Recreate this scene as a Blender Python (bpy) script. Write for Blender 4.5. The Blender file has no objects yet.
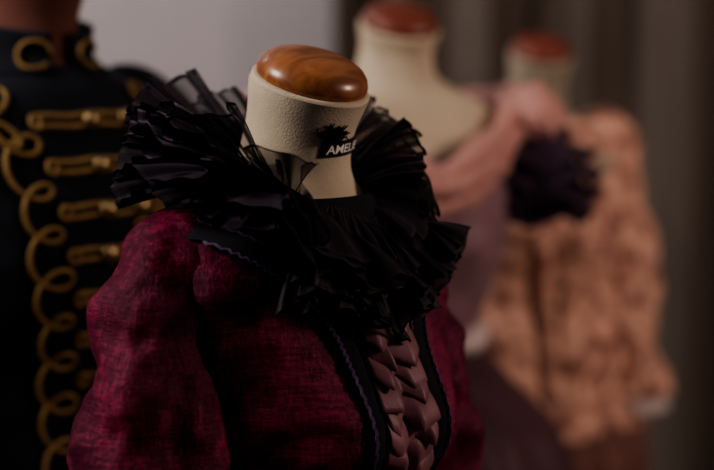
import bpy, math, random
import numpy as np
from mathutils import Vector, Matrix, noise
random.seed(4)
sc = bpy.context.scene
R = math.radians

# ------------------------------------------------------------------ materials
def new_mat(name):
    m = bpy.data.materials.new(name); m.use_nodes = True
    nt = m.node_tree; b = nt.nodes['Principled BSDF']
    return m, nt, b
def N(nt, t, **kw):
    n = nt.nodes.new(t)
    for k, v in kw.items(): setattr(n, k, v)
    return n
def ramp(nt, fac, stops):
    r = N(nt, 'ShaderNodeValToRGB')
    el = r.color_ramp.elements
    while len(el) < len(stops): el.new(0.5)
    for e, (p, c) in zip(el, stops):
        e.position = p; e.color = (*c, 1)
    nt.links.new(fac, r.inputs[0]); return r
def cloth(name, c1, c2, scale=8, stretch=(1, 1, 1), rough=.85, sheen=.3, tint=(1, 1, 1), bump=.15, bscale=400,
          fine=0, spec=.3, lo=.35, hi=.65, detail=6):
    m, nt, b = new_mat(name)
    tc = N(nt, 'ShaderNodeTexCoord'); mp = N(nt, 'ShaderNodeMapping'); mp.inputs['Scale'].default_value = stretch
    nt.links.new(tc.outputs['Object'], mp.inputs[0])
    n1 = N(nt, 'ShaderNodeTexNoise'); n1.inputs['Scale'].default_value = scale; n1.inputs['Detail'].default_value = detail
    n1.inputs['Roughness'].default_value = .65
    nt.links.new(mp.outputs[0], n1.inputs['Vector'])
    r = ramp(nt, n1.outputs[0], [(lo, c1), (hi, c2)])
    nt.links.new(r.outputs[0], b.inputs['Base Color'])
    n2 = N(nt, 'ShaderNodeTexNoise'); n2.inputs['Scale'].default_value = bscale; n2.inputs['Detail'].default_value = 3
    nt.links.new(mp.outputs[0], n2.inputs['Vector'])
    bp = N(nt, 'ShaderNodeBump'); bp.inputs['Strength'].default_value = bump; bp.inputs['Distance'].default_value = .002
    nt.links.new(n2.outputs[0], bp.inputs['Height']); nt.links.new(bp.outputs[0], b.inputs['Normal'])
    b.inputs['Roughness'].default_value = rough
    b.inputs['Sheen Weight'].default_value = sheen; b.inputs['Sheen Tint'].default_value = (*tint, 1)
    b.inputs['Sheen Roughness'].default_value = .4
    b.inputs['Specular IOR Level'].default_value = spec
    return m
def velvet():
    m, nt, b = new_mat('burgundy_velvet')
    tc = N(nt, 'ShaderNodeTexCoord')
    def nz(scl, st, det=5, dist=0):
        mp = N(nt, 'ShaderNodeMapping'); mp.inputs['Scale'].default_value = st
        nt.links.new(tc.outputs['Object'], mp.inputs[0])
        n = N(nt, 'ShaderNodeTexNoise'); n.inputs['Scale'].default_value = scl; n.inputs['Detail'].default_value = det
        n.inputs['Roughness'].default_value = .7; n.inputs['Distortion'].default_value = dist
        nt.links.new(mp.outputs[0], n.inputs['Vector']); return n
    a = nz(8, (1, 1, .8), 7, .8); h = nz(45, (1, 1, 6), 4); v = nz(40, (6, 6, 1), 4)
    m1 = N(nt, 'ShaderNodeMath', operation='ADD'); nt.links.new(h.outputs[0], m1.inputs[0]); nt.links.new(v.outputs[0], m1.inputs[1])
    m15 = N(nt, 'ShaderNodeMath', operation='MULTIPLY'); nt.links.new(a.outputs[0], m15.inputs[0]); m15.inputs[1].default_value = 2.5
    m2 = N(nt, 'ShaderNodeMath', operation='ADD'); nt.links.new(m1.outputs[0], m2.inputs[0]); nt.links.new(m15.outputs[0], m2.inputs[1])
    m3 = N(nt, 'ShaderNodeMath', operation='DIVIDE'); nt.links.new(m2.outputs[0], m3.inputs[0]); m3.inputs[1].default_value = 4.5
    r = ramp(nt, m3.outputs[0], [(.40, (.016, .001, .007)), (.5, (.072, .0035, .022)), (.60, (.27, .022, .074))])  # top stop paints crushed-pile highlights into the worn, mottled colour
    nt.links.new(r.outputs[0], b.inputs['Base Color'])
    rr = N(nt, 'ShaderNodeMapRange'); rr.inputs[1].default_value = .4; rr.inputs[2].default_value = .6; rr.inputs[3].default_value = .7; rr.inputs[4].default_value = .36
    nt.links.new(m3.outputs[0], rr.inputs[0]); nt.links.new(rr.outputs[0], b.inputs['Roughness'])
    bp = N(nt, 'ShaderNodeBump'); bp.inputs['Strength'].default_value = .55; bp.inputs['Distance'].default_value = .003
    nt.links.new(m2.outputs[0], bp.inputs['Height']); nt.links.new(bp.outputs[0], b.inputs['Normal'])
    b.inputs['Specular IOR Level'].default_value = .4
    b.inputs['Specular Tint'].default_value = (1, .35, .55, 1)
    b.inputs['Sheen Weight'].default_value = .5; b.inputs['Sheen Tint'].default_value = (.8, .13, .32, 1)
    b.inputs['Sheen Roughness'].default_value = .28
    return m
def organza(name, col=(.006, .006, .010), a0=.55, a1=.98, lines=7, sheen=.08):
    m, nt, b = new_mat(name)
    uv = N(nt, 'ShaderNodeUVMap'); sp = N(nt, 'ShaderNodeSeparateXYZ'); nt.links.new(uv.outputs[0], sp.inputs[0])
    mu = N(nt, 'ShaderNodeMath', operation='MULTIPLY'); mu.inputs[1].default_value = 2 * math.pi * lines
    nt.links.new(sp.outputs[0], mu.inputs[0])
    sn = N(nt, 'ShaderNodeMath', operation='SINE'); nt.links.new(mu.outputs[0], sn.inputs[0])
    mr = N(nt, 'ShaderNodeMapRange'); mr.inputs[1].default_value = 0; mr.inputs[2].default_value = .95
    mr.inputs[3].default_value = a0; mr.inputs[4].default_value = a1; nt.links.new(sn.outputs[0], mr.inputs[0])
    g = N(nt, 'ShaderNodeMath', operation='GREATER_THAN'); g.inputs[1].default_value = .95; nt.links.new(sp.outputs[1], g.inputs[0])
    mx = N(nt, 'ShaderNodeMath', operation='MAXIMUM'); nt.links.new(mr.outputs[0], mx.inputs[0]); nt.links.new(g.outputs[0], mx.inputs[1])
    nt.links.new(mx.outputs[0], b.inputs['Alpha'])
    bp = N(nt, 'ShaderNodeBump'); bp.inputs['Strength'].default_value = .6; bp.inputs['Distance'].default_value = .0012
    nt.links.new(sn.outputs[0], bp.inputs['Height']); nt.links.new(bp.outputs[0], b.inputs['Normal'])
    b.inputs['Base Color'].default_value = (*col, 1); b.inputs['Roughness'].default_value = .6
    b.inputs['Sheen Weight'].default_value = sheen; b.inputs['Sheen Tint'].default_value = (.75, .6, .85, 1)
    b.inputs['Specular IOR Level'].default_value = .25
    return m
def wood(name, c1, c2, rough=.25, scale=14, coat=.5):
    m, nt, b = new_mat(name)
    tc = N(nt, 'ShaderNodeTexCoord')
    mp = N(nt, 'ShaderNodeMapping'); mp.inputs['Scale'].default_value = (1, 5, 3); nt.links.new(tc.outputs['Object'], mp.inputs[0])
    n = N(nt, 'ShaderNodeTexNoise'); n.inputs['Scale'].default_value = scale; n.inputs['Detail'].default_value = 6; n.inputs['Distortion'].default_value = .8
    nt.links.new(mp.outputs[0], n.inputs['Vector'])
    r = ramp(nt, n.outputs[0], [(.35, c1), (.65, c2)]); nt.links.new(r.outputs[0], b.inputs['Base Color'])
    b.inputs['Roughness'].default_value = rough; b.inputs['Coat Weight'].default_value = coat; b.inputs['Coat Roughness'].default_value = .2
    return m
def plain(name, col, rough=.6, metal=0, coat=0):
    m, nt, b = new_mat(name)
    tc = N(nt, 'ShaderNodeTexCoord'); n = N(nt, 'ShaderNodeTexNoise'); n.inputs['Scale'].default_value = 60
    nt.links.new(tc.outputs['Object'], n.inputs['Vector'])
    r = ramp(nt, n.outputs[0], [(.3, tuple(c * .8 for c in col)), (.7, tuple(min(1, c * 1.15) for c in col))])
    nt.links.new(r.outputs[0], b.inputs['Base Color'])
    b.inputs['Roughness'].default_value = rough; b.inputs['Metallic'].default_value = metal; b.inputs['Coat Weight'].default_value = coat
    return m

M_velvet = velvet()
M_org = organza('black_organza', (.008, .005, .009), .55, .96, 8, .18)
M_lace = organza('black_lace', (.006, .004, .007), .8, 1, 8, .14)
M_linen = cloth('cream_linen', (.52, .44, .33), (.64, .55, .42), 12, sheen=.1, bump=.3, bscale=500)
M_linen_shade = cloth('cream_linen_shaded', (.32, .28, .22), (.40, .35, .27), 10, sheen=.1)  # cream linen with the rear form's shadow put into its colour
M_brownform = cloth('brown_linen', (.10, .035, .028), (.14, .052, .04), 10, sheen=.1)
M_cap = wood('varnished_wood', (.20, .062, .02), (.40, .155, .055), .35, coat=.35)
M_capred = wood('red_wood', (.16, .035, .022), (.23, .055, .032), .5, coat=.2)
M_dark = cloth('black_velvet_ribbon', (.004, .004, .007), (.010, .009, .016), 40, sheen=.10, tint=(.5, .5, .8), rough=.9)
M_purple = cloth('purple_braid', (.05, .025, .08), (.15, .08, .19), 200, sheen=.2)
M_plum = cloth('plum_satin', (.15, .055, .078), (.28, .115, .145), 20, rough=.5, sheen=.2, tint=(.9, .6, .6), spec=.4)
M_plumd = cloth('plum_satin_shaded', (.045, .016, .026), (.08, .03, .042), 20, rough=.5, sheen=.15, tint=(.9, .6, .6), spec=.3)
M_navy = cloth('navy_wool', (.003, .004, .009), (.007, .009, .017), 20, sheen=.08, tint=(.5, .6, 1), rough=.9)
M_gold = plain('gold_cord', (.27, .165, .055), .6, .3)
M_brass = plain('brass', (.38, .28, .15), .35, .9)
M_mauve = cloth('mauve_satin', (.20, .11, .135), (.31, .18, .21), 6, rough=.55, sheen=.3)
M_pink = cloth('pink_satin', (.46, .22, .20), (.62, .34, .31), 8, rough=.55, sheen=.4, tint=(1, .8, .75))
M_pale = cloth('pale_lace', (.55, .45, .45), (.7, .6, .6), 60, sheen=.2)
M_darkplum = cloth('dark_plum_taffeta', (.018, .008, .022), (.05, .022, .050), 25, rough=.6, sheen=.15)
M_gskirt = cloth('dark_plum_silk', (.045, .018, .026), (.08, .035, .045), 6, rough=.6, sheen=.2, tint=(1, .6, .7))
M_peach = cloth('peach_brocade', (.26, .105, .085), (.78, .46, .35), 30, rough=.6, sheen=.3, tint=(1, .8, .75), lo=.38, hi=.55, detail=9)
M_skirt = cloth('rose_brown_silk', (.13, .06, .052), (.22, .10, .085), 14, rough=.6, sheen=.2)
M_curt = cloth('taupe_curtain', (.125, .102, .088), (.18, .148, .125), 5, (1, 1, .3), rough=.9, sheen=.15)
M_wall = cloth('painted_wall', (.44, .41, .43), (.48, .45, .47), 3, rough=.9, sheen=0, bump=.1, bscale=120)
M_ceil = cloth('ceiling_paint', (.5, .5, .5), (.55, .55, .55), 3, rough=.9, sheen=0)
M_floor = wood('floor_wood', (.07, .035, .02), (.13, .07, .04), .45, 4)
M_metal = plain('dark_iron', (.03, .03, .03), .4, .8)
M_white = plain('white_thread', (.85, .83, .8), .8)

# ------------------------------------------------------------------ helpers
def empty(name, loc, rz=0):
    e = bpy.data.objects.new(name, None); sc.collection.objects.link(e)
    e.location = loc; e.rotation_euler = (0, 0, rz); e.empty_display_size = .1
    return e
def mesh(name, verts, faces, mat, parent=None, smooth=True, uvs=None, sub=0, solid=0):
    me = bpy.data.meshes.new(name); me.from_pydata([tuple(v) for v in verts], [], faces); me.update()
    if uvs:
        l = me.uv_layers.new(name='UVMap')
        for lp in me.loops: l.data[lp.index].uv = uvs[lp.vertex_index]
    if smooth:
        for p in me.polygons: p.use_smooth = True
    me.materials.append(mat)
    o = bpy.data.objects.new(name, me); sc.collection.objects.link(o)
    if parent: o.parent = parent
    if solid:
        s = o.modifiers.new('s', 'SOLIDIFY'); s.thickness = solid; s.offset = 0
    if sub:
        s = o.modifiers.new('ss', 'SUBSURF'); s.levels = sub; s.render_levels = sub
    return o
def grid_faces(nu, nv, closed_u=False):
    f = []
    for j in range(nv - 1):
        for i in range(nu if closed_u else nu - 1):
            i2 = (i + 1) % nu
            f.append((j * nu + i, j * nu + i2, (j + 1) * nu + i2, (j + 1) * nu + i))
    return f
def crom(pts, n):
    pts = [np.array(p, float) for p in pts]; P = [2 * pts[0] - pts[1]] + pts + [2 * pts[-1] - pts[-2]]
    out = []; m = len(pts) - 1
    for k in range(n):
        t = k / (n - 1) * m; i = min(int(t), m - 1); u = t - i
        a, b, c, d = P[i:i + 4]
        out.append(.5 * ((2 * b) + (c - a) * u + (2 * a - 5 * b + 4 * c - d) * u * u + (3 * b - a - 3 * c + d) * u ** 3))
    return out
def tube_geo(pts, radii, seg=8, squash=None, nz=0, nsc=10, caps=True):
    n = len(pts); V = []; F = []
    pts = [Vector(p) for p in pts]
    t0 = (pts[1] - pts[0]).normalized(); up = Vector((0, 1, 0)) if abs(t0.y) < .9 else Vector((1, 0, 0))
    nrm = (up - t0 * up.dot(t0)).normalized()
    for i, p in enumerate(pts):
        t = (pts[min(i + 1, n - 1)] - pts[max(i - 1, 0)])
        t = t.normalized() if t.length > 1e-9 else t0
        nrm = (nrm - t * nrm.dot(t)).normalized(); bn = t.cross(nrm)
        r = radii[i] if hasattr(radii, '__len__') else radii
        for k in range(seg):
            a = 2 * math.pi * k / seg
            d = nrm * math.cos(a) * (squash or 1) + bn * math.sin(a)
            q = p + d * r
            if nz:
                q += d * nz * noise.fractal(q * nsc, 1, 2, 3)
            V.append(q)
    for i in range(n - 1):
        for k in range(seg):
            k2 = (k + 1) % seg
            F.append((i * seg + k, i * seg + k2, (i + 1) * seg + k2, (i + 1) * seg + k))
    if caps:
        F.append(tuple(range(seg))[::-1]); F.append(tuple((n - 1) * seg + k for k in range(seg)))
    return V, F
def tube(name, pts, radii, mat, parent, seg=8, n=None, **kw):
    if n:
        if hasattr(radii, '__len__'):
            radii = [float(x[0]) for x in crom([(r, 0, 0) for r in radii], n)]
        pts = crom(pts, n)
    V, F = tube_geo(pts, radii, seg, **kw)
    return mesh(name, V, F, mat, parent)
def revolve(name, prof, mat, parent, M=Matrix(), seg=48):
    V = []; F = []
    for r, h in prof:
        for k in range(seg):
            a = 2 * math.pi * k / seg; V.append(M @ Vector((r * math.cos(a), r * math.sin(a), h)))
    return mesh(name, V, grid_faces(seg, len(prof), True), mat, parent)

class Form:
    """body form: keys (z, fwd, a, b, n, tilt)  -y is the front, z measured from the neck base"""
    def __init__(s, keys, nb, bust=0, bx=.075, bz=-.25, scale=1):
        keys = sorted(keys); s.K = np.array(keys, float); s.nb = nb; s.bust = bust; s.bx = bx; s.bz = bz; s.sc = scale
        z = s.K[:, 0]; D = np.zeros_like(s.K)
        for i in range(len(z)):
            i0, i1 = max(i - 1, 0), min(i + 1, len(z) - 1)
            D[i] = (s.K[i1] - s.K[i0]) / (z[i1] - z[i0])
        s.D = D
    def at(s, z):
        K = s.K; z = min(max(z, K[0, 0]), K[-1, 0])
        i = min(max(int(np.searchsorted(K[:, 0], z)) - 1, 0), len(K) - 2)
        h = K[i + 1, 0] - K[i, 0]; t = (z - K[i, 0]) / h
        return ((2 * t**3 - 3 * t * t + 1) * K[i] + (t**3 - 2 * t * t + t) * h * s.D[i] + (-2 * t**3 + 3 * t * t) * K[i + 1] + (t**3 - t * t) * h * s.D[i + 1])
    def surf(s, al, z, off=0):
        _, fw, a, b, n, T = s.at(z)
        a += off; b += off
        sn, cs = math.sin(al), math.cos(al)
        dx = a * math.copysign(abs(sn) ** (2 / n), sn); df = b * math.copysign(abs(cs) ** (2 / n), cs)
        if s.bust and cs > 0:
            df += s.bust * min(1, cs * 3) * (math.exp(-((abs(dx) - s.bx) / .05) ** 2 - ((z - s.bz) / .065) ** 2) + .5 * math.exp(-(dx / .07) ** 2 - ((z - s.bz) / .07) ** 2))
        T = R(T)
        k = s.sc
        return Vector((dx * k, -(fw + df * math.cos(T)) * k, (z - df * math.sin(T)) * k + s.nb))
    def front(s, x, z, off=0):
        _, fw, a, b, n, T = s.at(z); a += off
        q = min(abs(x) / a, .995) ** (n / 2)
        return s.surf(math.copysign(math.asin(q), x), z, off)
    def loft(s, name, z0, z1, off, mat, parent, nz=90, na=96, wr=0, wsc=9, a0=None, a1=None, fold=0, foldn=0, foldz=-.4, solid=0):
        V = []
        closed = a0 is None
        for j in range(nz):
            z = z0 + (z1 - z0) * j / (nz - 1)
            for i in range(na):
                al = 2 * math.pi * i / na if closed else a0 + (a1 - a0) * i / (na - 1)
                o = off
                if fold and z < foldz: o += fold * min(1, (foldz - z) * 3) * math.sin(al * foldn + 1.5 * math.sin(al * 3))
                p = s.surf(al, z, o)
                if wr:
                    d = Vector((math.sin(al), -math.cos(al), 0))
                    p += d * wr * noise.fractal(Vector((p.x * wsc, p.y * wsc, p.z * wsc * 1.6)), 1, 2, 4)
                V.append(p)
        return mesh(name, V, grid_faces(na, nz, closed), mat, parent, solid=solid)

def neck(lean=.03, top=.103):
    return [(top, .01 + lean, .060, .062, 2, 19), (top * .93, .008 + lean * .95, .0595, .061, 2, 18), (top * .55, .008 + lean * .55, .054, .056, 2, 12),
            (.01, .012, .056, .058, 2, 5), (-.012, .010, .066, .062, 2, 3)]
def female(top=.103, lean=.03):
    return neck(lean, top) + [(-.03, .008, .095, .070, 2, 0), (-.048, .006, .135, .080, 2.1, 0), (-.068, .004, .165, .088, 2.2, 0), (-.1, .004, .180, .098, 2.3, 0),
            (-.15, .006, .176, .110, 2.3, 0), (-.25, .012, .163, .115, 2.2, 0), (-.34, .008, .138, .100, 2.1, 0), (-.41, .0, .125, .090, 2, 0),
            (-.5, -.005, .155, .110, 2, 0), (-.6, -.01, .178, .125, 2.1, 0), (-.72, -.01, .17, .12, 2.1, 0)]

def dress_form(loc, rz, form, matf, matc, capr=.056):
    e = empty('dress_form', (loc[0], loc[1], 0), rz)
    form.loft('torso', form.K[-1, 0], -.72, 0, matf, e, nz=120)
    _, fw, a, b, n, T = form.at(form.K[-1, 0]); k = form.sc
    M = Matrix.Translation((0, -fw * k, form.nb + form.K[-1, 0] * k)) @ Matrix.Rotation(R(T), 4, 'X') @ Matrix.Scale(k, 4)
    revolve('neck_top', [(.0605, -.001), (.0600, .002), (.057, .003), (0.0001, .003)], matf, e, M)
    revolve('neck_cap', [(capr - .004, .001), (capr, .004), (capr + .0005, .010), (capr - .002, .017), (capr - .007, .023), (capr - .016, .028),
                         (capr - .03, .0315), (.012, .033), (.0001, .0335)], matc, e, M)
    zb = form.nb - .72 * k
    revolve('underside', [(.15 * k, zb + .002), (.05, zb), (.0001, zb)], matf, e, Matrix.Translation((0, .01, 0)))
    revolve('pole', [(.014, .06), (.014, zb + .01)], M_metal, e, seg=20)
    revolve('base', [(.0001, .0), (.19, .0), (.19, .015), (.16, .03), (.06, .04), (.03, .06), (.022, .12), (.015, .13)], M_cap, e)
    return e

def ruffle(name, parent, base, dirf, Lf, waves, amp, mat, nv=10, per=26, droop=0., ph=0., flare=.5, seed=0, serr=.02, lv=.25):
    ns = int(waves * per) + 1; V = []; UV = []
    for i in range(ns):
        s = i / (ns - 1); b = base(s); e = 1e-3
        t = (base(min(s + e, 1)) - base(max(s - e, 0))).normalized(); d = dirf(s).normalized(); nrm = d.cross(t).normalized()
        jit = noise.noise(Vector((s * waves * .6, seed * 3.1, 1.7)))
        psi = 2 * math.pi * (waves * s) + ph + 2.6 * jit
        L = Lf(s) * (1 + lv * noise.noise(Vector((s * waves * .9, seed, 5.)))) * (1 + serr * math.sin(psi * 7))
        A = amp * (1 + .9 * noise.noise(Vector((s * waves * .8, seed, 9.))))
        for j in range(nv):
            v = j / (nv - 1)
            p = b + d * L * v + nrm * A * (v ** .75) * math.sin(psi) + t * A * flare * v * math.sin(2 * psi)
            p += Vector((0, 0, -droop * v * v * (1 + noise.noise(Vector((s * waves * .5, seed, 2.))))))
            p += nrm * .0013 * v * math.sin(psi * 9)
            V.append(p); UV.append((s * waves, v))
    F = []
    for i in range(ns - 1):
        for j in range(nv - 1):
            F.append((i * nv + j, (i + 1) * nv + j, (i + 1) * nv + j + 1, i * nv + j + 1))
    return mesh(name, V, F, mat, parent, uvs=UV)
def lerp_tab(tab):
    xs = [a for a, _ in tab]; ys = [b for _, b in tab]
    return lambda x: float(np.interp(x, xs, ys))

def sleeve(name, parent, nb, pts, radii, mat, mirror=1, seg=40, n=70, wr=.006, k=1, wsc=9):
    P = [(p[0] * mirror * k, -p[1] * k, p[2] * k + nb) for p in pts]
    return tube(name, P, [r * k for r in radii], mat, parent, seg=seg, n=n, nz=wr, nsc=wsc)

def ribbon_on(form, name, poly, w, off, mat, parent, n=80, sgn=1, edge=None, solid=.002):
    pts = crom([(x, z, 0) for x, z in poly], n); V = []; E0 = []; E1 = []
    for i, p in enumerate(pts):
        a = pts[max(i - 1, 0)]; b = pts[min(i + 1, n - 1)]; t = (b - a)[:2]; t = t / np.linalg.norm(t); nn = np.array([-t[1], t[0]])
        for q in range(5):
            u = (q / 4 - .5) * w
            V.append(form.front(sgn * (p[0] + nn[0] * u), p[1] + nn[1] * u, off + .002 * (1 - (q / 2 - 1) ** 2)))
        wv = .0012 * math.sin(i * 1.9)
        E0.append(form.front(sgn * (p[0] + nn[0] * (-w / 2 + wv)), p[1] + nn[1] * (-w / 2 + wv), off + .002))
        E1.append(form.front(sgn * (p[0] + nn[0] * (w / 2 + wv)), p[1] + nn[1] * (w / 2 + wv), off + .002))
    mesh(name, V, grid_faces(5, n), mat, parent)
    if edge:
        tube(name + '_edge_a', E0, .0013, edge, parent, 6); tube(name + '_edge_b', E1, .0015, edge, parent, 6)

# ================================================================== FOREGROUND : velvet jacket
F1 = Form(female(.085, .026), 1.43, bust=.032)
L1 = (-.072, 1.70, 0); RZ1 = R(46)
DF1 = dress_form(L1, RZ1, F1, M_linen, M_cap)
J = empty('velvet_jacket', L1, RZ1); nb = F1.nb
F1.loft('bodice', -.030, -.66, .010, M_velvet, J, nz=150, na=160, wr=.006, wsc=12)
arm = [(.105, .0, -.050), (.145, .0, -.080), (.174, .006, -.134), (.193, .016, -.215), (.207, .025, -.305), (.205, .045, -.42), (.185, .12, -.56), (.16, .18, -.63)]
ar = [.030, .048, .060, .069, .073, .065, .053, .042]
arml = [(x * (1 if i < 2 else .86), f - .012, z) for i, (x, f, z) in enumerate(arm)]
for sg, nm, pth in ((-1, 'sleeve_right', arm), (1, 'sleeve_left', arml)):
    sleeve(nm, J, nb, pth, ar, M_velvet, sg, wr=.016, seg=72, n=120, wsc=13)
# black yoke + plastron between the trims
F1.loft('yoke', -.022, -.054, .0155, M_dark, J, nz=14, na=120)
vtab = [(.147, -.046), (.108, -.074), (.071, -.108), (.050, -.15), (.043, -.2), (.041, -.28), (.039, -.4), (.036, -.62)]
xt = lerp_tab([(-z, x) for x, z in vtab])
V = []; nzz, nxx = 80, 25
for j in range(nzz):
    z = -.02 - .60 * j / (nzz - 1); w = min(xt(-z), .93 * F1.at(z)[2])
    for i in range(nxx): V.append(F1.front(w * (i / (nxx - 1) * 2 - 1), z, .0145))
mesh('plastron', V, grid_faces(nxx, nzz), M_dark, J)
for sg in (-1, 1):
    ribbon_on(F1, 'trim_band', vtab, .022, .0175, M_dark, J, 160, sg, M_purple)
# knife-folded satin frills down the centre front
V = []; Fc = []
for r in range(24):
    z0 = -.106 - r * .0205
    ku = [-1, -.42, .02, .58, 1]; m_ = -1 if r % 2 else 1
    kl = [.004, .015, .002, .014, .005]; kz = [.000, .011, -.004, .008, -.003]
    if m_ < 0: ku = [-u for u in ku[::-1]]; kl = kl[::-1]; kz = kz[::-1]
    ku = [u + (random.uniform(-.22, .22) if 0 < q < 4 else 0) for q, u in enumerate(ku)]
    kl = [l * random.uniform(.6, 1.3) for l in kl]; kz = [l + random.uniform(-.004, .004) for l in kz]
    us = np.linspace(-1, 1, 29); b0 = len(V); nv_ = 7; tilt = random.uniform(-.005, .005)
    for j in range(nv_):
        v = j / (nv_ - 1)
        for u in us:
            V.append(F1.front(.034 * u + .004 * v * math.sin(r * 2.1 + u * 3), z0 - v * (.026 + float(np.interp(u, ku, kz))) + tilt * u, .0190 + math.sin(v * 2.0) * float(np.interp(u, ku, kl))))
    nu = len(us)
    for j in range(nv_ - 1):
        for i in range(nu - 1):
            Fc.append((b0 + j * nu + i, b0 + j * nu + i + 1, b0 + (j + 1) * nu + i + 1, b0 + (j + 1) * nu + i))
mesh('centre_frills', V, Fc, M_plum, J, solid=.0010, smooth=True)

# ---------------- ruffled collar
C = empty('ruffled_collar', L1, RZ1)
zdrop = lerp_tab([(-335, -.034), (-310, -.010), (-290, 0), (-90, 0), (-60, -.012), (-22, -.040)])
def ringbase(rad, z, a0, a1, fw=.012):
    def f(s):
        ad = a0 + (a1 - a0) * s; a = R(ad); zd = zdrop(ad); rr = rad - zd * .35
        return Vector((rr * math.sin(a), -(fw + rr * math.cos(a)), nb + z + zd))
    return f
def ringdir(tab, a0, a1):
    g = lerp_tab(tab)
    def f(s):
        ad = a0 + (a1 - a0) * s; a = R(ad); e = R(g(ad))
        return Vector((math.sin(a) * math.cos(e), -math.cos(a) * math.cos(e), math.sin(e)))
    return f
A0, A1 = -335, -22
el = [(-335, -10), (-320, 28), (-300, 42), (-270, 40), (-225, 46), (-180, 47), (-155, 43), (-125, 38), (-95, 38), (-70, 42), (-48, 32), (-34, 4), (-22, -25)]
Lt = lerp_tab([(-335, .05), (-315, .075), (-270, .088), (-225, .115), (-180, .124), (-155, .122), (-120, .124), (-90, .125), (-60, .120), (-40, .10), (-22, .075)])
LA = lambda s: Lt(A0 + (A1 - A0) * s)
ruffle('upper_frill', C, ringbase(.062, .006, A0, A1), ringdir(el, A0, A1), LA, 12, .018, M_org, nv=16, per=60, droop=.018, flare=.9, seed=1, serr=.01, lv=.10)
ruffle('second_frill', C, ringbase(.063, .0, A0, A1), ringdir([(a, e - 6) for a, e in el], A0, A1), lambda s: LA(s) * .98, 12, .018, M_org, nv=16, per=60, droop=.020, flare=.9, seed=7, ph=2.5, serr=.01, lv=.14)
ruffle('lower_frill', C, ringbase(.064, -.004, A0, A1), ringdir([(a, e - 20) for a, e in el], A0, A1), lambda s: LA(s) * .97, 11, .018, M_lace, nv=14, per=60, droop=.024, flare=.9, seed=2, ph=1, serr=.01)
ruffle('under_frill', C, ringbase(.067, -.008, A0, A1), ringdir([(a, e - 36) for a, e in el], A0, A1), lambda s: LA(s) * .86, 12, .014, M_lace, nv=10, per=50, droop=.018, flare=.6, seed=3, ph=2)
V = []
for j in range(5):
    for i in range(121):
        ad = A0 - 3 + (A1 - A0 + 6) * i / 120; a = R(ad); zd = zdrop(ad)
        rr = .0635 + .002 * math.sin(i * 1.3) * j / 4 - zd * .35
        V.append((rr * math.sin(a), -(.012 + rr * math.cos(a)), nb - .016 + zd + .026 * j / 4))
mesh('collar_band', V, grid_faces(121, 5), M_dark, C)
tiers = [(-.036, .055, .050, 4), (-.046, .072, .060, 5), (-.058, .082, .062, 5), (-.072, .080, .060, 6), (-.086, .070, .052, 4), (-.098, .052, .040, 3)]
for k, (z, w, L, wv) in enumerate(tiers):
    def base(s, z=z, w=w, k=k):
        x = (s * 2 - 1) * w
        return F1.front(x, z + .02 * abs(x) / w * (1 if k > 1 else 0) + .008 * math.sin(s * 7 + k * 2), .018)
    def dr(s, w=w, k=k):
        x = (s * 2 - 1)
        return Vector((x * .7 + .3 * math.sin(k * 2.3), -(.70 - .25 * abs(x)) + .25 * math.sin(s * 7 + k * 2), -.65 - (.25 if k == 0 else 0) + .42 * math.sin(s * 5 + k)))
    ruffle('jabot_tier', C, base, dr, lambda s, L=L: L, wv, .016 if k else .009, M_lace if k % 2 else M_org, nv=12, per=60, droop=.016, flare=1.05, seed=10 + k, ph=k * 1.3)
def leaf(name, p, d, up, L, W, mat, par):
    d = Vector(d).normalized(); sd = d.cross(Vector(up)).normalized(); n_ = sd.cross(d)
    V = []
    for j in range(7):
        v = j / 6
        for i in range(5):
            u = i / 4 * 2 - 1
            V.append(Vector(p) + d * L * v + sd * u * W * (1 - v) ** .8 + n_ * (.010 * (1 - abs(u)) * (1 - v) + .006 * math.sin(v * 3)))
    mesh(name, V, grid_faces(5, 7), mat, par, solid=.001)
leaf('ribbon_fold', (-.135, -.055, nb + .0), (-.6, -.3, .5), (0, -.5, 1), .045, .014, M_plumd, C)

# ---------------- neck label (part of the dress form)
V = []
for j in range(9):
    for i in range(61):
        V.append(F1.surf(R(-22 + 86 * i / 60), .022 + .020 * j / 8 + .003 * i / 60, .0012))
mesh('label_patch', V, grid_faces(61, 9), M_dark, DF1)
cu = bpy.data.curves.new('label_text', 'FONT'); cu.body = 'AMELIE'; cu.size = .0150; cu.space_character = .98; cu.offset = .0003
to = bpy.data.objects.new('tmp_text', cu); sc.collection.objects.link(to)
bpy.context.view_layer.update()
tm = bpy.data.meshes.new_from_object(to.evaluated_get(bpy.context.evaluated_depsgraph_get()))
bpy.data.objects.remove(to)
for v in tm.vertices:
    a = R(-16) + v.co.x / .058
    v.co = F1.surf(a, .0275 + v.co.y + .003 * (a - R(-12)) / R(45), .0040)
tm.materials.clear(); tm.materials.append(M_white)
tob = bpy.data.objects.new('label_lettering', tm); sc.collection.objects.link(tob); tob.parent = DF1
V = []; Fc = []
for k in range(150):
    al = R(random.gauss(-12, 6)); z = .050 + random.gauss(0, .0040); p = F1.surf(al, z, .001)
    d = Vector((math.sin(al), -math.cos(al), random.uniform(-.3, .8))) + Vector([random.uniform(-.7, .7) for _ in range(3)])
    v, f = tube_geo([p, p + d.normalized() * .004, p + d.normalized() * .007], [.0011, .0009, .0004], 4)
    b0 = len(V); V += v; Fc += [tuple(b0 + q for q in ff) for ff in f]
mesh('feather_tuft', V, Fc, M_dark, DF1)

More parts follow.
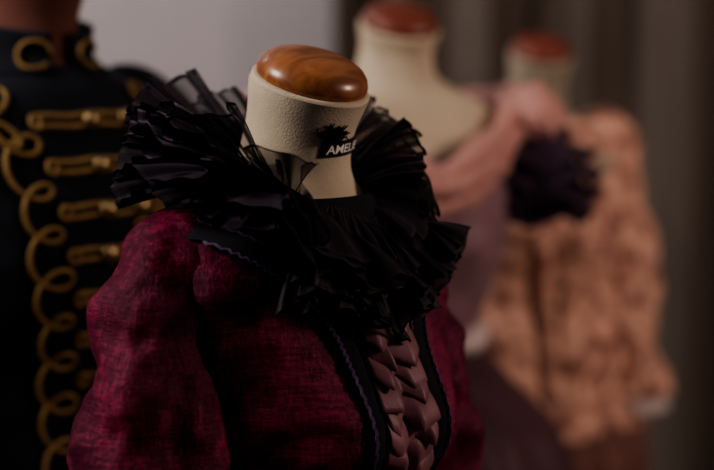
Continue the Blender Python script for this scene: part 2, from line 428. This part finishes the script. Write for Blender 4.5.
# ================================================================== LEFT : military jacket
male = neck(.02, .09) + [(-.03, .008, .10, .075, 2, 0), (-.045, .006, .14, .085, 2.1, 0), (-.065, .004, .175, .095, 2.2, 0), (-.1, .004, .19, .11, 2.3, 0),
        (-.18, .012, .185, .125, 2.3, 0), (-.28, .012, .172, .125, 2.2, 0), (-.42, .0, .15, .105, 2.1, 0), (-.55, 0, .165, .115, 2, 0), (-.72, 0, .175, .12, 2, 0)]
F2 = Form(male, 1.535); L2 = (-.412, 2.12, 0); RZ2 = R(42)
dress_form(L2, RZ2, F2, M_brownform, M_capred)
MJ = empty('military_jacket', L2, RZ2)
F2.loft('coat_body', -.012, -.68, .012, M_navy, MJ, nz=100, na=100, wr=.004)
for sg in (-1, 1):
    sleeve('coat_sleeve', MJ, F2.nb, [(.12, 0, -.05), (.165, 0, -.075), (.195, .0, -.13), (.208, .01, -.25), (.212, .03, -.38), (.2, .08, -.52), (.19, .13, -.6)],
           [.035, .054, .062, .062, .056, .05, .045], M_navy, sg)
V = []
for j in range(7):
    for i in range(61):
        a = R(14 + 332 * i / 60); p = F2.surf(a, -.026 + .062 * j / 6, .012 + .006 * j / 6)
        V.append(p)
mesh('stand_collar', V, grid_faces(61, 7), M_navy, MJ, solid=.004)
for a0 in (-30, 30):
    tube('collar_scroll', [F2.surf(R(a0) + .26 * math.cos(t * .35), .004 + .019 * math.sin(t * .35), .021) for t in range(17)], .0028, M_gold, MJ, 8)
xl = lambda t: .094 - .052 * min(1, t / 6.)
for sg in (-1, 1):
    P = []
    for i in range(9 * 40):
        t = i / 40; an = 2 * math.pi * t
        rr = 1 + .12 * math.sin(t * 2.3)
        P.append(F2.front(sg * (xl(t) + .022 * rr * math.cos(an)), -.080 - .053 * t - .0205 * rr * math.sin(an), .017))
    tube('looped_cord', P, .0032, M_gold, MJ, 8)
    P = [F2.front(sg * (.118 + .052 * math.cos(3 * a) * math.cos(a)), -.074 + .038 * math.cos(3 * a) * math.sin(a), .019) for a in np.linspace(0, math.pi, 90)]
    tube('trefoil_cord', P, .0032, M_gold, MJ, 8)
for r in range(9):
    z = -.080 - .053 * r; xo = max(xl(r) - .030, .012); xe = .11 if r < 3 else .085
    for dz in (-.0060, .0060):
        tube('frog_bar', [F2.front(x, z + dz + .001 * math.sin(x * 90 + r), .017) for x in np.linspace(-xo, xe, 40)], .0034, M_gold, MJ, 8)
    tube('frog_knot', [F2.front(-xo + .006 * math.cos(t), z + .0075 * math.sin(t), .0185) for t in np.linspace(0, 2 * math.pi, 24)], .0030, M_gold, MJ, 8)
    for x in (.010, .062):
        p = F2.front(x, z, .021)
        d = Vector((x * 2, -1, 0)).normalized()
        q = Vector((0, 0, 1)).rotation_difference(d).to_matrix().to_4x4()
        revolve('button', [(.0001, .008), (.007, .007), (.0115, .003), (.012, 0), (.0001, -.003)], M_brass, MJ, Matrix.Translation(p) @ q, 20)

# ================================================================== MIDDLE : gown
nb3 = 1.495
F3 = Form(female(.062, .016), nb3, bust=.028); L3 = (.052, 2.52, 0); RZ3 = R(24)
dress_form(L3, RZ3, F3, M_linen, M_capred)
G = empty('evening_gown', L3, RZ3)
gk = [k for k in female() if k[0] > -.42] + [(-.47, 0, .17, .13, 2, 0), (-.56, 0, .25, .21, 2, 0), (-.75, 0, .31, .28, 2, 0), (-1.0, 0, .35, .33, 2, 0), (-1.44, 0, .39, .37, 2, 0)]
F3g = Form(gk, nb3, bust=.028)
F3g.loft('bodice', -.12, -.40, .010, M_mauve, G, wr=.006)
F3g.loft('skirt', -.39, -1.44, .012, M_gskirt, G, wr=.006, fold=.018, foldn=16, foldz=-.41, na=200)
tube('waist_sash', [F3g.surf(2 * math.pi * i / 80, -.405, .014) for i in range(81)], .019, M_pale, G, 12, nz=.008, nsc=25)
dp = [(0, -.150, -.175), (.06, -.145, -.152), (.12, -.110, -.118), (.175, -.055, -.08), (.205, 0, -.065), (.195, .06, -.07), (.13, .11, -.085), (0, .125, -.11)]
for sg in (-1, 1):
    for q, (dz, dr_, rr) in enumerate([(0.024, .0, .017), (.004, .006, .019), (-.016, .004, .016)]):
        P = [(sg * x, y - dr_, nb3 + z + dz + .006 * math.sin(q * 2 + i)) for i, (x, y, z) in enumerate(dp)]
        tube('shoulder_drape', P, [rr * .9, rr, rr, rr * 1.1, rr * 1.3, rr, rr, rr], M_pink, G, 14, n=60, nz=.012, nsc=16)
    tube('drape_knot', [(sg * .165, -.08, nb3 - .095), (sg * .195, -.085, nb3 - .072), (sg * .22, -.06, nb3 - .060), (sg * .25, -.02, nb3 - .085)],
         [.018, .028, .030, .018], M_pink, G, 24, n=40, nz=.03, nsc=24)
    for k, (zz, rr) in enumerate([(-.115, .070), (-.145, .086), (-.175, .086), (-.205, .070)]):
        bs = lambda s, zz=zz, rr=rr: Vector((sg * .222 + rr * .8 * math.cos(2 * math.pi * s), -.035 + rr * .8 * math.sin(2 * math.pi * s), nb3 + zz))
        dd = lambda s: Vector((math.cos(2 * math.pi * s), math.sin(2 * math.pi * s), -.6))
        ruffle('sleeve_frill', G, bs, dd, lambda s: .044, 7, .014, M_darkplum, nv=6, per=20, seed=30 + k)
    tube('sleeve_puff', [(sg * .17, 0, nb3 - .08), (sg * .2, -.01, nb3 - .11), (sg * .225, -.03, nb3 - .16), (sg * .228, -.03, nb3 - .22)], [.03, .062, .070, .05], M_darkplum, G, 28, n=30, nz=.02, nsc=18)

# ================================================================== RIGHT : brocade robe
F4 = Form(female(.095), 1.415, scale=.93); L4 = (.308, 2.95, 0); RZ4 = R(14)
dress_form(L4, RZ4, F4, M_linen_shade, M_capred)
B = empty('brocade_robe', L4, RZ4)
rk = [k for k in female() if k[0] > -.3] + [(-.36, .0, .180, .13, 2, 0), (-.45, 0, .195, .14, 2, 0), (-.6, 0, .21, .17, 2, 0), (-1., 0, .26, .23, 2, 0), (-1.48, 0, .30, .27, 2, 0)]
F4g = Form(rk, 1.415, bust=.02, scale=.93)
F4g.loft('robe_body', -.022, -.60, .016, M_peach, B, wr=.026, wsc=6, fold=.011, foldn=6, foldz=-.1, na=150)
F4g.loft('robe_skirt', -.57, -1.48, .012, M_skirt, B, wr=.01, fold=.018, foldn=14, foldz=-.5, na=180)
for sg in (-1, 1):
    xo = 1 if sg > 0 else 1.13
    sleeve('robe_sleeve', B, F4.nb, [(.10, 0, -.04), (.142, 0, -.062), (.160, .005, -.13), (.168 * xo, .03, -.24), (.170 * xo, .055, -.36), (.170 * xo, .065, -.46), (.172 * xo, .07, -.545)],
           [.035, .056, .060, .060, .062, .068, .074], M_peach, sg, wr=.022, k=.93, wsc=8)
    c = Vector((sg * .172 * xo * .93, -.07 * .93, F4.nb - .54 * .93))
    bs = lambda s, c=c: c + Vector((.064 * math.cos(2 * math.pi * s), .064 * math.sin(2 * math.pi * s), 0))
    dd = lambda s: Vector((.25 * math.cos(2 * math.pi * s), .25 * math.sin(2 * math.pi * s), -1))
    ruffle('cuff_frill', B, bs, dd, lambda s: .03, 14, .006, M_pale, nv=5, per=12, seed=50)
    ribbon_on(F4g, 'lapel', [(.06, -.035), (.055, -.1), (.04, -.2), (.02, -.35), (.012, -.55)], .026, .024, M_peach, B, 60, sg)

# ================================================================== ROOM
def box(name, lo, hi, mat):
    x0, y0, z0 = lo; x1, y1, z1 = hi
    v = [(x0, y0, z0), (x1, y0, z0), (x1, y1, z0), (x0, y1, z0), (x0, y0, z1), (x1, y0, z1), (x1, y1, z1), (x0, y1, z1)]
    return mesh(name, v, [(0, 3, 2, 1), (4, 5, 6, 7), (0, 1, 5, 4), (1, 2, 6, 5), (2, 3, 7, 6), (3, 0, 4, 7)], mat, smooth=False)
box('floor', (-2.4, -1.2, -.1), (2.6, 4.3, 0), M_floor)
box('ceiling', (-2.4, -1.2, 2.8), (2.6, 4.3, 2.9), M_ceil)
box('wall_back', (-2.4, 4.2, 0), (2.6, 4.3, 2.8), M_wall)
box('wall_left', (-2.5, -1.2, 0), (-2.4, 4.3, 2.8), M_wall)
box('wall_right', (2.6, -1.2, 0), (2.7, 4.3, 2.8), M_wall)
box('baseboard_back', (-2.4, 4.18, 0), (2.6, 4.2, .12), M_ceil)
CU = empty('curtain', (0, 3.95, 0))
V = []; nx, nzc = 560, 30
for j in range(nzc):
    z = .03 + 2.6 * j / (nzc - 1)
    for i in range(nx):
        x = -.04 + 2.3 * i / (nx - 1)
        ph = 2 * math.pi * x / .19 + 1.3 * math.sin(x * 6) + .3 * math.sin(z * 1.2 + x * 5)
        V.append((x + .024 * math.sin(2 * ph), .085 * math.sin(ph) + .035 * math.sin(ph * .43 + 1) + .01 * math.sin(z * 2 + x * 9), z))
mesh('drape', V, grid_faces(nx, nzc), M_curt, CU, solid=.003)
tube('curtain_rod', [(-.15, 0, 2.66), (2.3, 0, 2.66)], .014, M_metal, CU, 16)

# ================================================================== LIGHT
def area(name, loc, tgt, size, power, col, sy=None):
    l = bpy.data.lights.new(name, 'AREA'); l.energy = power; l.color = col; l.size = size
    if sy: l.shape = 'RECTANGLE'; l.size_y = sy
    o = bpy.data.objects.new(name, l); sc.collection.objects.link(o); o.location = loc
    o.rotation_euler = (Vector(tgt) - Vector(loc)).to_track_quat('-Z', 'Y').to_euler()
    return o
area('window_light', (-1.6, 1.25, 2.45), (0, 2.1, 1.35), .6, 30, (1, .88, .80))
area('side_light', (1.9, 1.5, 2.0), (.35, 2.7, 1.3), .4, 17, (1, .77, .64))
area('added_wall_fill', (-1.2, 2.9, 2.6), (-.2, 4.2, 1.9), .5, 13, (1, .92, .90))  # added fill with no fixture behind it, brightens the back wall
w = bpy.data.worlds.new('World'); sc.world = w; w.use_nodes = True
w.node_tree.nodes['Background'].inputs[0].default_value = (.6, .5, .75, 1); w.node_tree.nodes['Background'].inputs[1].default_value = .05
try:
    sc.view_settings.look = 'AgX - Medium High Contrast'
except Exception as ex:
    print(ex)

cam = bpy.data.cameras.new('Camera'); co = bpy.data.objects.new('Camera', cam); sc.collection.objects.link(co)
cam.lens = 85; cam.sensor_width = 36; co.location = (0, 0, 1.6); co.rotation_euler = (R(82), 0, 0)
cam.dof.use_dof = True; cam.dof.focus_distance = 1.61; cam.dof.aperture_fstop = 1.9
cam.clip_start = .05
sc.camera = co
